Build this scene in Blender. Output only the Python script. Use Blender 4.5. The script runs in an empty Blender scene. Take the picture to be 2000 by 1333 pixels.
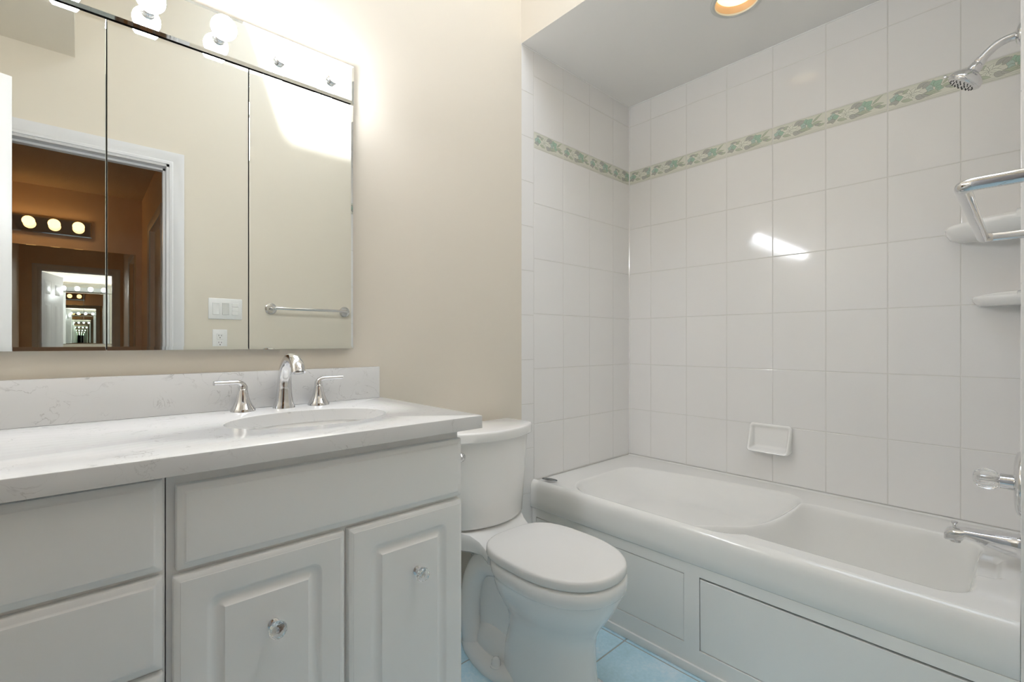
import bpy, bmesh, math, random
from math import pi, sin, cos, radians, sqrt
from mathutils import Vector, Matrix

# ------------------------------------------------------------------ camera, sky, sun, exposure
SC = bpy.context.scene
COL = SC.collection
YAW = 0.740035
cam_d = bpy.data.cameras.new('camera')
cam_d.sensor_width = 36.0
cam_d.lens = 36.0 * 919.886 / 2000.0
cam_d.shift_x = 4.42 / 2000.0
cam_d.shift_y = 3.2 / 2000.0
cam_d.clip_start = 0.01
cam = bpy.data.objects.new('camera', cam_d)
COL.objects.link(cam)
cam.location = (0, 0, 1.10)
cam.rotation_euler = (pi / 2, 0, -YAW)
SC.camera = cam

world = bpy.data.worlds.new('sky')
SC.world = world
world.use_nodes = True
wn = world.node_tree
bg = wn.nodes['Background']
bg.inputs['Color'].default_value = (0.76, 0.86, 1.0, 1)
bg.inputs['Strength'].default_value = 4.6

sun_d = bpy.data.lights.new('sun', 'SUN')
sun_d.energy = 18.0
sun_d.angle = radians(5.0)
sun_d.color = (0.94, 0.97, 1.0)
sun = bpy.data.objects.new('sun', sun_d)
COL.objects.link(sun)
sun.rotation_euler = Vector((0.31, -1.0, -0.80)).to_track_quat('-Z', 'Y').to_euler()

por_d = bpy.data.lights.new('skylight_portal', 'AREA')
por_d.shape = 'RECTANGLE'
por_d.size, por_d.size_y = 0.80, 1.08
por_d.cycles.is_portal = True
por = bpy.data.objects.new('skylight_portal', por_d)
COL.objects.link(por)
por.location = (0.965, 0.595, 3.22)

vs = SC.view_settings
vs.view_transform = 'Standard'
vs.look = 'None'
vs.gamma = 1.0
vs.use_curve_mapping = False
vs.exposure = 0.25
cy = SC.cycles
cy.max_bounces = 20
cy.diffuse_bounces = 8
cy.glossy_bounces = 16
cy.transmission_bounces = 10
cy.transparent_max_bounces = 12
cy.sample_clamp_indirect = 10.0
cy.blur_glossy = 0.3
cy.use_denoising = True

BULB = 60.0        # vanity bulbs
HALL_BULB = 3.4    # dressing-hall bulbs
CAN = 1.5          # recessed lamp over the tub

# ------------------------------------------------------------------ main dimensions (metres)
H = 1.10
D = 1.50            # wall with the vanity
XR = 2.278          # long tiled wall over the tub
YP = 0.0065         # face of the tiled plumbing wall
YF = -0.016         # painted wall with the doorway
XL = -0.62
ZS = 2.42           # dropped ceilings
ZC = 3.10           # high ceiling
XS = 1.438          # edge of the tub alcove
YH = -0.13          # hall side of the door wall
YHB = -2.70         # far wall of the dressing hall
HXL, HXR = -0.54, 0.436
ZH = 2.44

# ------------------------------------------------------------------ materials
def nodes_of(m):
    return m.node_tree.nodes, m.node_tree.links

def mat(name, col, rough=0.4, metal=0.0, spec=0.5, coat=0.0, emit=None, es=0.0):
    m = bpy.data.materials.new(name)
    m.use_nodes = True
    b = m.node_tree.nodes['Principled BSDF']
    b.inputs['Base Color'].default_value = (*col, 1)
    b.inputs['Roughness'].default_value = rough
    b.inputs['Metallic'].default_value = metal
    b.inputs['Specular IOR Level'].default_value = spec
    b.inputs['Coat Weight'].default_value = coat
    if emit:
        b.inputs['Emission Color'].default_value = (*emit, 1)
        b.inputs['Emission Strength'].default_value = es
    return m

def add_bump(m, scale, strength, dist=0.001, detail=3.0, kind='NOISE'):
    n, l = nodes_of(m)
    tc = n.new('ShaderNodeTexCoord')
    t = n.new('ShaderNodeTexNoise')
    t.inputs['Scale'].default_value = scale
    t.inputs['Detail'].default_value = detail
    b = n.new('ShaderNodeBump')
    b.inputs['Strength'].default_value = strength
    b.inputs['Distance'].default_value = dist
    l.new(tc.outputs['Object'], t.inputs['Vector'])
    l.new(t.outputs['Fac'], b.inputs['Height'])
    l.new(b.outputs['Normal'], n['Principled BSDF'].inputs['Normal'])
    return m

def tint_noise(m, c1, c2, scale, detail=4.0, lo=0.35, hi=0.65):
    n, l = nodes_of(m)
    tc = n.new('ShaderNodeTexCoord')
    t = n.new('ShaderNodeTexNoise')
    t.inputs['Scale'].default_value = scale
    t.inputs['Detail'].default_value = detail
    r = n.new('ShaderNodeValToRGB')
    r.color_ramp.elements[0].position = lo
    r.color_ramp.elements[0].color = (*c1, 1)
    r.color_ramp.elements[1].position = hi
    r.color_ramp.elements[1].color = (*c2, 1)
    l.new(tc.outputs['Object'], t.inputs['Vector'])
    l.new(t.outputs['Fac'], r.inputs['Fac'])
    l.new(r.outputs['Color'], n['Principled BSDF'].inputs['Base Color'])
    return m

M = {}
M['cream'] = add_bump(mat('cream_paint', (0.72, 0.665, 0.575), 0.55), 260, 0.12, 0.0006)
M['ceil'] = add_bump(mat('ceiling_paint', (0.80, 0.79, 0.77), 0.7), 200, 0.1, 0.0005)
M['hall'] = add_bump(mat('hall_paint', (0.78, 0.61, 0.45), 0.6), 200, 0.15, 0.0006)
M['popcorn'] = add_bump(mat('textured_ceiling', (0.62, 0.52, 0.40), 0.9), 150, 1.0, 0.006, 2.0)
M['tile'] = mat('glazed_white_tile', (0.82, 0.81, 0.80), 0.07, spec=0.5)
M['grout'] = mat('pale_grout', (0.70, 0.69, 0.66), 0.8)
M['band'] = mat('glazed_ivory_border_tile', (0.74, 0.74, 0.66), 0.12)
M['leaf_green'] = mat('glaze_green', (0.40, 0.56, 0.45), 0.15)
M['leaf_teal'] = mat('glaze_teal', (0.47, 0.59, 0.53), 0.15)
M['leaf_grey'] = mat('glaze_grey', (0.48, 0.48, 0.45), 0.15)
M['leaf_sage'] = mat('glaze_sage', (0.52, 0.57, 0.45), 0.15)
M['petal'] = mat('glaze_petal', (0.78, 0.79, 0.70), 0.15)
M['ink'] = mat('glaze_outline', (0.22, 0.24, 0.19), 0.2)
M['porc'] = mat('white_porcelain', (0.88, 0.875, 0.86), 0.08, coat=0.3)
M['seat'] = mat('white_seat_plastic', (0.82, 0.81, 0.79), 0.22)
M['tub'] = mat('white_tub_acrylic', (0.83, 0.825, 0.80), 0.16, coat=0.2)
M['cab'] = add_bump(mat('white_cabinet_foil', (0.89, 0.885, 0.87), 0.32), 120, 0.04, 0.0004)
M['cabin'] = mat('cabinet_carcass', (0.72, 0.71, 0.69), 0.5)
M['trim'] = mat('white_gloss_trim', (0.72, 0.72, 0.74), 0.3)
M['chrome'] = mat('chrome', (0.74, 0.74, 0.75), 0.04, 1.0)
M['satin'] = mat('satin_chrome', (0.75, 0.75, 0.75), 0.22, 1.0)
M['steel'] = mat('dark_edge', (0.05, 0.05, 0.05), 0.4, 0.6)
M['mirror'] = mat('mirror_silver', (0.90, 0.925, 0.895), 0.0, 1.0)
M['mirror_edge'] = mat('mirror_edge', (0.12, 0.14, 0.13), 0.3, 0.5)
M['black'] = mat('black_metal', (0.01, 0.01, 0.01), 0.4)
M['plate'] = mat('white_plate', (0.82, 0.82, 0.82), 0.3)
M['rocker_grey'] = mat('pale_grey_switch', (0.70, 0.70, 0.68), 0.35)
M['bulb'] = mat('lit_white_bulb', (0.9, 0.9, 0.9), 0.3, emit=(0.92, 0.945, 1.0), es=BULB)
M['hallbulb'] = mat('lit_warm_bulb', (0.9, 0.85, 0.7), 0.3, emit=(1.0, 0.56, 0.20), es=HALL_BULB)
M['canlamp'] = mat('lit_can_lamp', (0.9, 0.85, 0.7), 0.3, emit=(1.0, 0.80, 0.42), es=CAN)
M['baffle'] = mat('can_reflector', (0.62, 0.42, 0.27), 0.5)
M['ring'] = mat('grey_ring', (0.60, 0.61, 0.58), 0.35)
M['badge'] = add_bump(mat('badge_metal', (0.25, 0.26, 0.26), 0.25, 0.9), 240, 0.8, 0.001)
M['dark'] = mat('dark_gap', (0.03, 0.03, 0.03), 0.8)
M['hoodoor'] = mat('hall_door_paint', (0.62, 0.58, 0.52), 0.35)

def glass(name, col, rough=0.0):
    m = bpy.data.materials.new(name)
    m.use_nodes = True
    b = m.node_tree.nodes['Principled BSDF']
    b.inputs['Base Color'].default_value = (*col, 1)
    b.inputs['Roughness'].default_value = rough
    b.inputs['Transmission Weight'].default_value = 1.0
    b.inputs['IOR'].default_value = 1.5
    return m
M['crystal'] = glass('clear_crystal', (0.95, 0.95, 0.95), 0.0)

def pane_mat():
    m = bpy.data.materials.new('window_glass')
    m.use_nodes = True
    n, l = nodes_of(m)
    n.remove(n['Principled BSDF'])
    mix = n.new('ShaderNodeMixShader')
    mix.inputs['Fac'].default_value = 0.06
    tr = n.new('ShaderNodeBsdfTransparent')
    gl = n.new('ShaderNodeBsdfGlossy')
    gl.inputs['Roughness'].default_value = 0.0
    l.new(tr.outputs[0], mix.inputs[1])
    l.new(gl.outputs[0], mix.inputs[2])
    l.new(mix.outputs[0], n['Material Output'].inputs['Surface'])
    return m
M['pane'] = pane_mat()

def quartz():
    m = mat('white_quartz', (0.82, 0.82, 0.81), 0.14)
    n, l = nodes_of(m)
    tc = n.new('ShaderNodeTexCoord')
    wob = n.new('ShaderNodeTexNoise')
    wob.inputs['Scale'].default_value = 15
    wob.inputs['Detail'].default_value = 6
    wob.inputs['Distortion'].default_value = 1.2
    l.new(tc.outputs['Object'], wob.inputs['Vector'])
    # thin veins: places where the noise crosses 0.5
    sub = n.new('ShaderNodeMath'); sub.operation = 'SUBTRACT'; sub.inputs[1].default_value = 0.5
    ab = n.new('ShaderNodeMath'); ab.operation = 'ABSOLUTE'
    l.new(wob.outputs['Fac'], sub.inputs[0]); l.new(sub.outputs[0], ab.inputs[0])
    r = n.new('ShaderNodeMapRange')
    r.inputs['From Min'].default_value = 0.0; r.inputs['From Max'].default_value = 0.012
    r.inputs['To Min'].default_value = 1.0; r.inputs['To Max'].default_value = 0.0
    l.new(ab.outputs[0], r.inputs['Value'])
    gate = n.new('ShaderNodeTexNoise'); gate.inputs['Scale'].default_value = 16; gate.inputs['Detail'].default_value = 3
    l.new(tc.outputs['Object'], gate.inputs['Vector'])
    g2 = n.new('ShaderNodeMapRange'); g2.inputs['From Min'].default_value = 0.44; g2.inputs['From Max'].default_value = 0.64
    l.new(gate.outputs['Fac'], g2.inputs['Value'])
    mul = n.new('ShaderNodeMath'); mul.operation = 'MULTIPLY'
    l.new(r.outputs[0], mul.inputs[0]); l.new(g2.outputs[0], mul.inputs[1])
    m2 = n.new('ShaderNodeMath'); m2.operation = 'MULTIPLY'; m2.inputs[1].default_value = 0.62
    l.new(mul.outputs[0], m2.inputs[0])
    mix = n.new('ShaderNodeMix'); mix.data_type = 'RGBA'
    mix.inputs['A'].default_value = (0.71, 0.71, 0.705, 1)
    mix.inputs['B'].default_value = (0.34, 0.33, 0.32, 1)
    l.new(m2.outputs[0], mix.inputs['Factor'])
    l.new(mix.outputs['Result'], n['Principled BSDF'].inputs['Base Color'])
    return m
M['quartz'] = quartz()

def blue_tile():
    m = mat('blue_floor_tile', (0.4, 0.6, 0.7), 0.35)
    n, l = nodes_of(m)
    tc = n.new('ShaderNodeTexCoord')
    a = n.new('ShaderNodeTexNoise'); a.inputs['Scale'].default_value = 8; a.inputs['Detail'].default_value = 6
    b = n.new('ShaderNodeTexNoise'); b.inputs['Scale'].default_value = 90; b.inputs['Detail'].default_value = 4
    l.new(tc.outputs['Object'], a.inputs['Vector']); l.new(tc.outputs['Object'], b.inputs['Vector'])
    r = n.new('ShaderNodeValToRGB')
    e = r.color_ramp.elements
    e[0].position = 0.30; e[0].color = (0.45, 0.67, 0.75, 1)
    e[1].position = 0.72; e[1].color = (0.74, 0.87, 0.95, 1)
    x = r.color_ramp.elements.new(0.52); x.color = (0.55, 0.78, 0.90, 1)
    mul = n.new('ShaderNodeMath'); mul.operation = 'MULTIPLY_ADD'
    mul.inputs[1].default_value = 0.35; 
    l.new(b.outputs['Fac'], mul.inputs[0])
    s = n.new('ShaderNodeMath'); s.operation = 'MULTIPLY'; s.inputs[1].default_value = 0.68
    l.new(a.outputs['Fac'], s.inputs[0]); l.new(s.outputs[0], mul.inputs[2])
    l.new(mul.outputs[0], r.inputs['Fac'])
    l.new(r.outputs['Color'], n['Principled BSDF'].inputs['Base Color'])
    return m
M['floor'] = blue_tile()
M['floor_grout'] = mat('floor_grout', (0.42, 0.44, 0.43), 0.9)
M['hallfloor'] = tint_noise(mat('hall_carpet', (0.4, 0.33, 0.25), 0.95), (0.36, 0.29, 0.22), (0.44, 0.36, 0.28), 120)

# ------------------------------------------------------------------ object helpers
WORLD = {}          # world origin of each object made here

def link(o, parent=None):
    COL.objects.link(o)
    if parent is not None:
        o.parent = parent
    return o

def tag(o, label, cat, group=None):
    o['label'] = label
    o['category'] = cat
    if group:
        o['group'] = group
    return o

def thing(name, loc, label, cat, group=None):
    o = bpy.data.objects.new(name, None)
    o.empty_display_size = 0.05
    link(o)
    o.location = loc
    WORLD[o] = Vector(loc)
    return tag(o, label, cat, group)

def obj(name, bm, mats, parent=None, smooth=38.0, origin=None):
    """bm is in world coordinates; the object gets its parent's origin (or `origin`)."""
    bmesh.ops.recalc_face_normals(bm, faces=bm.faces[:])
    me = bpy.data.meshes.new(name)
    org = Vector(origin) if origin is not None else (WORLD[parent] if parent is not None else Vector((0, 0, 0)))
    bmesh.ops.translate(bm, verts=bm.verts[:], vec=-org)
    for f in bm.faces:
        f.smooth = smooth > 0
    bm.to_mesh(me)
    bm.free()
    if smooth > 0:
        me.set_sharp_from_angle(angle=radians(smooth))
    for m in (mats if isinstance(mats, (list, tuple)) else [mats]):
        me.materials.append(m)
    o = bpy.data.objects.new(name, me)
    link(o, parent)
    WORLD[o] = org
    o.location = org - (WORLD[parent] if parent is not None else Vector((0, 0, 0)))
    return o

def struct(name, bm, mats, smooth=38.0):
    o = obj(name, bm, mats, None, smooth)
    o['kind'] = 'structure'
    return o

def NB():
    return bmesh.new()

def box(bm, x0, x1, y0, y1, z0, z1, bev=0.0, mi=0, seg=2):
    x0, x1 = min(x0, x1), max(x0, x1)
    y0, y1 = min(y0, y1), max(y0, y1)
    z0, z1 = min(z0, z1), max(z0, z1)
    vs_ = [bm.verts.new(p) for p in ((x0, y0, z0), (x1, y0, z0), (x1, y1, z0), (x0, y1, z0),
                                     (x0, y0, z1), (x1, y0, z1), (x1, y1, z1), (x0, y1, z1))]
    fs = []
    for q in ((0, 3, 2, 1), (4, 5, 6, 7), (0, 1, 5, 4), (1, 2, 6, 5), (2, 3, 7, 6), (3, 0, 4, 7)):
        f = bm.faces.new([vs_[i] for i in q]); f.material_index = mi; fs.append(f)
    if bev > 0:
        es = list({e for f in fs for e in f.edges})
        r = bmesh.ops.bevel(bm, geom=es, offset=bev, segments=seg, profile=0.5, affect='EDGES')
        for f in r['faces']:
            f.material_index = mi
    return fs

def loft(bm, rings, cap0=True, cap1=True, mi=0, closed=True):
    vr = [[bm.verts.new(p) for p in r] for r in rings]
    n = len(vr[0])
    for a, b in zip(vr, vr[1:]):
        for i in range(n if closed else n - 1):
            j = (i + 1) % n
            try:
                f = bm.faces.new((a[i], a[j], b[j], b[i])); f.material_index = mi
            except ValueError:
                pass
    if cap0:
        f = bm.faces.new(vr[0][::-1]); f.material_index = mi
    if cap1:
        f = bm.faces.new(vr[-1]); f.material_index = mi
    return vr

def frame_for(d):
    d = d.normalized()
    up = Vector((0, 0, 1)) if abs(d.z) < 0.95 else Vector((1, 0, 0))
    a = d.cross(up).normalized()
    return a, a.cross(d).normalized()

def lathe(bm, base, axis, prof, n=32, mi=0, cap0=True, cap1=True):
    """prof: (distance along the axis, radius)"""
    base = Vector(base); axis = Vector(axis).normalized()
    a, b = frame_for(axis)
    rings = [[base + axis * h + (a * cos(2 * pi * i / n) + b * sin(2 * pi * i / n)) * max(r, 1e-5) for i in range(n)] for h, r in prof]
    return loft(bm, rings, cap0, cap1, mi)

def catmull(pts, k=8):
    P = [Vector(p) for p in pts]
    P = [P[0] * 2 - P[1]] + P + [P[-1] * 2 - P[-2]]
    out = []
    for i in range(1, len(P) - 2):
        for s in range(k):
            t = s / k
            out.append(0.5 * ((2 * P[i]) + (-P[i - 1] + P[i + 1]) * t + (2 * P[i - 1] - 5 * P[i] + 4 * P[i + 1] - P[i + 2]) * t * t
                              + (-P[i - 1] + 3 * P[i] - 3 * P[i + 1] + P[i + 2]) * t ** 3))
    out.append(P[-2])
    return out

def sweep(bm, path, rad, n=20, ref=Vector((1, 0, 0)), mi=0, sq=2.0):
    """path: points; rad(t) -> (r along ref side, r along the other side)"""
    rings = []
    m = len(path)
    for i, p in enumerate(path):
        d = (path[min(i + 1, m - 1)] - path[max(i - 1, 0)]).normalized()
        a = (ref - d * ref.dot(d)).normalized()
        b = d.cross(a).normalized()
        ra, rb = rad(i / (m - 1))
        ring = []
        for k in range(n):
            t = 2 * pi * k / n
            c, s = cos(t), sin(t)
            e = 2.0 / sq
            ring.append(p + a * ra * math.copysign(abs(c) ** e, c) + b * rb * math.copysign(abs(s) ** e, s))
        rings.append(ring)
    return loft(bm, rings, True, True, mi)

def rrect(x0, x1, z0, z1, r, seg=5):
    """rounded rectangle outline, counter-clockwise, (u, v)"""
    r = max(r, 1e-5)
    out = []
    for cx, cz, a0 in ((x1 - r, z0 + r, -pi / 2), (x1 - r, z1 - r, 0), (x0 + r, z1 - r, pi / 2), (x0 + r, z0 + r, pi)):
        for i in range(seg + 1):
            a = a0 + i / seg * pi / 2
            out.append((cx + r * cos(a), cz + r * sin(a)))
    return out

def front(bm, x0, x1, z0, z1, y, prof, mi=0):
    """panel facing -y. prof: (inset, distance in front of y, corner radius)"""
    rings = [[(u, y - d, v) for u, v in rrect(x0 + i, x1 - i, z0 + i, z1 - i, r)] for i, d, r in prof]
    return loft(bm, rings, True, True, mi)

def smooth01(t):
    t = min(1.0, max(0.0, t))
    return t * t * (3 - 2 * t)

# ------------------------------------------------------------------ tile panels (real tiles on a grout bed)
GAP = 0.0026
RT = random.Random(4)
def tile_panel(bm, to3, rects, thick=0.008, mi_tile=0, tilt=0.00025, ch=0.0012):
    """to3(u, v, w): w out of the wall. Each rect: (u0, u1, v0, v1[, material])"""
    for rc in rects:
        u0, u1, v0, v1 = rc[:4]
        mi = rc[4] if len(rc) > 4 else mi_tile
        g = GAP / 2
        u0, u1, v0, v1 = u0 + g, u1 - g, v0 + g, v1 - g
        if u1 - u0 < 0.004 or v1 - v0 < 0.004:
            continue
        tu, tv = RT.uniform(-tilt, tilt), RT.uniform(-tilt, tilt)
        cu, cv = (u0 + u1) / 2, (v0 + v1) / 2
        def P(u, v, w):
            return to3(u, v, w + (u - cu) * tu + (v - cv) * tv)
        rings = []
        for ins, w in ((0, -thick), (0, -ch), (ch * 0.35, -ch * 0.3), (ch * 1.4, 0.0)):
            rings.append([P(u0 + ins, v0 + ins, w), P(u1 - ins, v0 + ins, w), P(u1 - ins, v1 - ins, w), P(u0 + ins, v1 - ins, w)])
        loft(bm, rings, False, True, mi)

def quad(bm, pts, mi=0):
    f = bm.faces.new([bm.verts.new(p) for p in pts]); f.material_index = mi
    return f

HT, WT = 0.2506, 0.202
ZB0 = 1.983; ZB1 = ZB0 + 0.0735
ROWS = [ZB0 - HT * k for k in range(6, -1, -1)]            # lower rows, from 0.479
def rows_between(zlow, ztop):
    z = sorted(set([zlow] + [r for r in ROWS if r > zlow + 0.01] + [ZB1, ZB1 + HT, ztop]))
    return z
def fill(us, zs, band=True):
    out = []
    for a, b in zip(us, us[1:]):
        for c, d in zip(zs, zs[1:]):
            out.append((a, b, c, d, 1 if abs(c - ZB0) < 1e-4 else 0))
    return out
ZLOW = 0.4794
ys = [YP]
yy = [1.3648 - WT * k for k in range(7)]
ys = [YP] + yy[::-1] + [D]

bm = NB()
quad(bm, [(XR + 0.0012, -0.02, 0), (XR + 0.0012, D + 0.02, 0), (XR + 0.0012, D + 0.02, ZS), (XR + 0.0012, -0.02, ZS)], 2)
tile_panel(bm, lambda u, v, w: (XR - w, u, v), fill(ys, rows_between(ZLOW, ZS)))
struct('wall_right', bm, [M['tile'], M['band'], M['grout']], 8)

# wall with the vanity: painted part and tiled part
xs_ = [1.5173, 1.5173 + WT, 1.5173 + 2 * WT, 1.5173 + 3 * WT, XR]
TRIMROWS = [z for z in [2.02 + 0.1993 * k for k in range(-11, 3)] if 0.03 < z < ZS - 0.02]
bm = NB()
box(bm, XL - 0.1, XS + 0.002, D, D + 0.1, 0, ZC + 0.3, mi=0)
box(bm, XS + 0.002, XR + 0.1, D + 0.0012, D + 0.1, 0, ZC + 0.3, mi=3)
tile_panel(bm, lambda u, v, w: (u, D - w, v), [(a, b, c, d, 1 if m else 2) if not m else (a, b, c, d, 2) for a, b, c, d, m in []])
def short_rects(mt, mb):
    out = [(a, b, c, d, mb if m else mt) for a, b, c, d, m in fill(xs_, rows_between(ZLOW, ZS))]
    zt = [0.0] + TRIMROWS + [ZS]
    out += [(XS, 1.5173, c, d, mt) for c, d in zip(zt, zt[1:])]
    return out
tile_panel(bm, lambda u, v, w: (u, D - w, v), short_rects(1, 2))
struct('wall_back', bm, [M['cream'], M['tile'], M['band'], M['grout']], 8)

# wall with the doorway; its tub end is built out and tiled
DX0, DX1, DZ = -0.37, 0.340, 2.015
bm = NB()
box(bm, XL - 0.1, DX0, YH, YF, 0, ZC + 0.3, mi=0)
box(bm, DX1, XS + 0.01, YH, YF, 0, ZC + 0.3, mi=0)
box(bm, DX0, DX1, YH, YF, DZ, ZC + 0.3, mi=0)
box(bm, XS + 0.01, XR + 0.1, YH, YP - 0.0012, 0, ZC + 0.3, mi=3)
tile_panel(bm, lambda u, v, w: (u, YP + w, v), short_rects(1, 2))
quad(bm, [(XS + 0.001, YF, 0), (XS + 0.001, YP - 0.001, 0), (XS + 0.001, YP - 0.001, ZS), (XS + 0.001, YF, ZS)], 1)
struct('wall_front', bm, [M['cream'], M['tile'], M['band'], M['grout']], 8)

bm = NB(); box(bm, XL - 0.1, XL, YF, D, 0, ZC + 0.3)
struct('wall_left', bm, M['cream'])

# ceilings: high bay with the skylight, dropped soffits over tub and door end
SKX0, SKX1, SKY0, SKY1 = 0.57, 1.36, 0.06, 1.13
bm = NB()
for b in ((0 - 0.1, SKX0, YF, D), (SKX1, XS + 0.1, YF, D), (SKX0, SKX1, YF, SKY0), (SKX0, SKX1, SKY1, D)):
    box(bm, b[0], b[1], b[2], b[3], ZC, ZC + 0.1)
struct('ceiling', bm, M['ceil'])
LX, LY, LR = 1.872, .752, .0775
bm = NB()
fs = box(bm, XS, XR + 0.1, YF, D, ZS, ZC + 0.1, mi=0)
bmesh.ops.delete(bm, geom=[f for f in fs if abs(f.calc_center_median().z - ZS) < 0.01], context='FACES_ONLY')
sx0, sx1, sy0, sy1 = XS, XR + 0.1, YF, D
an = sorted([2 * pi * k / 64 for k in range(64)] + [math.atan2(y - LY, x - LX) % (2 * pi) for x in (sx0, sx1) for y in (sy0, sy1)])
def soffit_edge(a):
    dx, dy = cos(a), sin(a)
    t = min([q for q in ((sx1 - LX) / dx if dx > 1e-9 else 9, (sx0 - LX) / dx if dx < -1e-9 else 9, (sy1 - LY) / dy if dy > 1e-9 else 9, (sy0 - LY) / dy if dy < -1e-9 else 9)])
    return LX + dx * t, LY + dy * t
loft(bm, [[(*soffit_edge(a), ZS) for a in an], [(LX + LR * cos(a), LY + LR * sin(a), ZS) for a in an], [(LX + LR * cos(a), LY + LR * sin(a), ZS + .11) for a in an]], False, True, 1)
bmesh.ops.remove_doubles(bm, verts=bm.verts[:], dist=1e-5)
struct('ceiling_tub', bm, [M['cream'], M['ceil']])
bm = NB(); box(bm, XL, -0.016, YF, D, ZS, ZC + 0.1)
struct('ceiling_door', bm, M['cream'])
bm = NB()
fw = 0.035
for b in ((SKX0 - 0.03, SKX0, SKY0 - 0.03, SKY1 + 0.03), (SKX1, SKX1 + 0.03, SKY0 - 0.03, SKY1 + 0.03),
          (SKX0, SKX1, SKY0 - 0.03, SKY0), (SKX0, SKX1, SKY1, SKY1 + 0.03)):
    box(bm, *b, ZC + 0.1, ZC + 0.16, 0.002)
w1 = struct('window_1', bm, M['trim'])
bm = NB(); box(bm, SKX0, SKX1, SKY0, SKY1, ZC + 0.12, ZC + 0.126)
obj('pane', bm, M['pane'], w1)

# floors
bm = NB()
quad(bm, [(XL - 0.1, YH, -0.002), (XR + 0.1, YH, -0.002), (XR + 0.1, D + 0.1, -0.002), (XL - 0.1, D + 0.1, -0.002)], 1)
FT = 0.305
rects = []
for i in range(-7, 5):
    for j in range(-5, 4):
        a, b, c, d = 1.18 + FT * i, 1.18 + FT * (i + 1), 0.998 + FT * j, 0.998 + FT * (j + 1)
        a, b, c, d = max(a, XL), min(b, XR), max(c, YH), min(d, D)
        if b - a > 0.02 and d - c > 0.02:
            rects.append((a, b, c, d))
GAP = 0.006
tile_panel(bm, lambda u, v, w: (u, v, w), rects, 0.002, 0, 0.0006, 0.0012)
GAP = 0.0026
struct('floor', bm, [M['floor'], M['floor_grout']], 8)
bm = NB(); quad(bm, [(HXL, YHB, -0.002), (HXR + 0.9, YHB, -0.002), (HXR + 0.9, YH, -0.002), (HXL, YH, -0.002)])
struct('floor_hall', bm, M['hallfloor'])

# ------------------------------------------------------------------ floral border relief
def leaf_shape(cx, cz, ang, L, W, n=7, curve=0.0):
    pts = []
    for i in range(n + 1):
        t = i / n
        pts.append((L * t, W * sin(pi * t ** 0.8) + curve * sin(pi * t)))
    for i in range(n - 1, 0, -1):
        t = i / n
        pts.append((L * t, -W * sin(pi * t ** 0.8) + curve * sin(pi * t)))
    c, s = cos(ang), sin(ang)
    return [(cx + x * c - y * s, cz + x * s + y * c) for x, y in pts]
# one tile of the border, u 0..1 along the tile (0.2 m), v 0..1 up: (u, v, angle deg, length m, half width m, material, curve)
MOTIF = []
for a, L, W in ((20, .034, .0062), (62, .026, .0058), (112, .026, .0056), (160, .032, .006), (205, .030, .006), (250, .022, .0055), (310, .024, .0055), (345, .036, .006)):
    MOTIF.append((.34, .50, a, L, W, 'petal', .002))
MOTIF += [(.66, .58, 100, .024, .011, 'leaf_green', .001), (.66, .56, 40, .028, .011, 'leaf_green', .002), (.64, .54, 160, .022, .010, 'leaf_teal', 0),
          (.67, .50, -20, .024, .009, 'leaf_green', 0), (.64, .50, 215, .022, .009, 'leaf_teal', 0),
          (.12, .50, 80, .020, .010, 'leaf_teal', 0), (.12, .48, 10, .022, .010, 'leaf_green', 0), (.11, .46, 150, .018, .009, 'leaf_teal', 0), (.12, .44, 270, .018, .009, 'leaf_grey', 0),
          (.08, .78, -8, .044, .0035, 'leaf_grey', .005), (.42, .70, 25, .036, .0065, 'leaf_grey', .003), (.50, .62, 40, .030, .0065, 'leaf_grey', .002),
          (.40, .34, -25, .028, .009, 'leaf_grey', 0), (.48, .30, -8, .034, .008, 'leaf_grey', .002), (.52, .34, 10, .040, .005, 'leaf_sage', -.003),
          (.74, .44, 8, .042, .0050, 'leaf_sage', .003), (.76, .58, 38, .044, .0034, 'leaf_sage', .001), (.80, .40, -14, .034, .0048, 'leaf_grey', .002),
          (.20, .30, -12, .034, .006, 'leaf_sage', .002), (.02, .30, 8, .030, .005, 'leaf_grey', .002), (.86, .30, 12, .026, .004, 'leaf_sage', 0),
          (.56, .24, 2, .040, .003, 'leaf_sage', .002), (.22, .66, 32, .022, .005, 'leaf_sage', .001)]
BM = ['ink', 'leaf_green', 'leaf_teal', 'leaf_grey', 'leaf_sage', 'petal']
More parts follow.
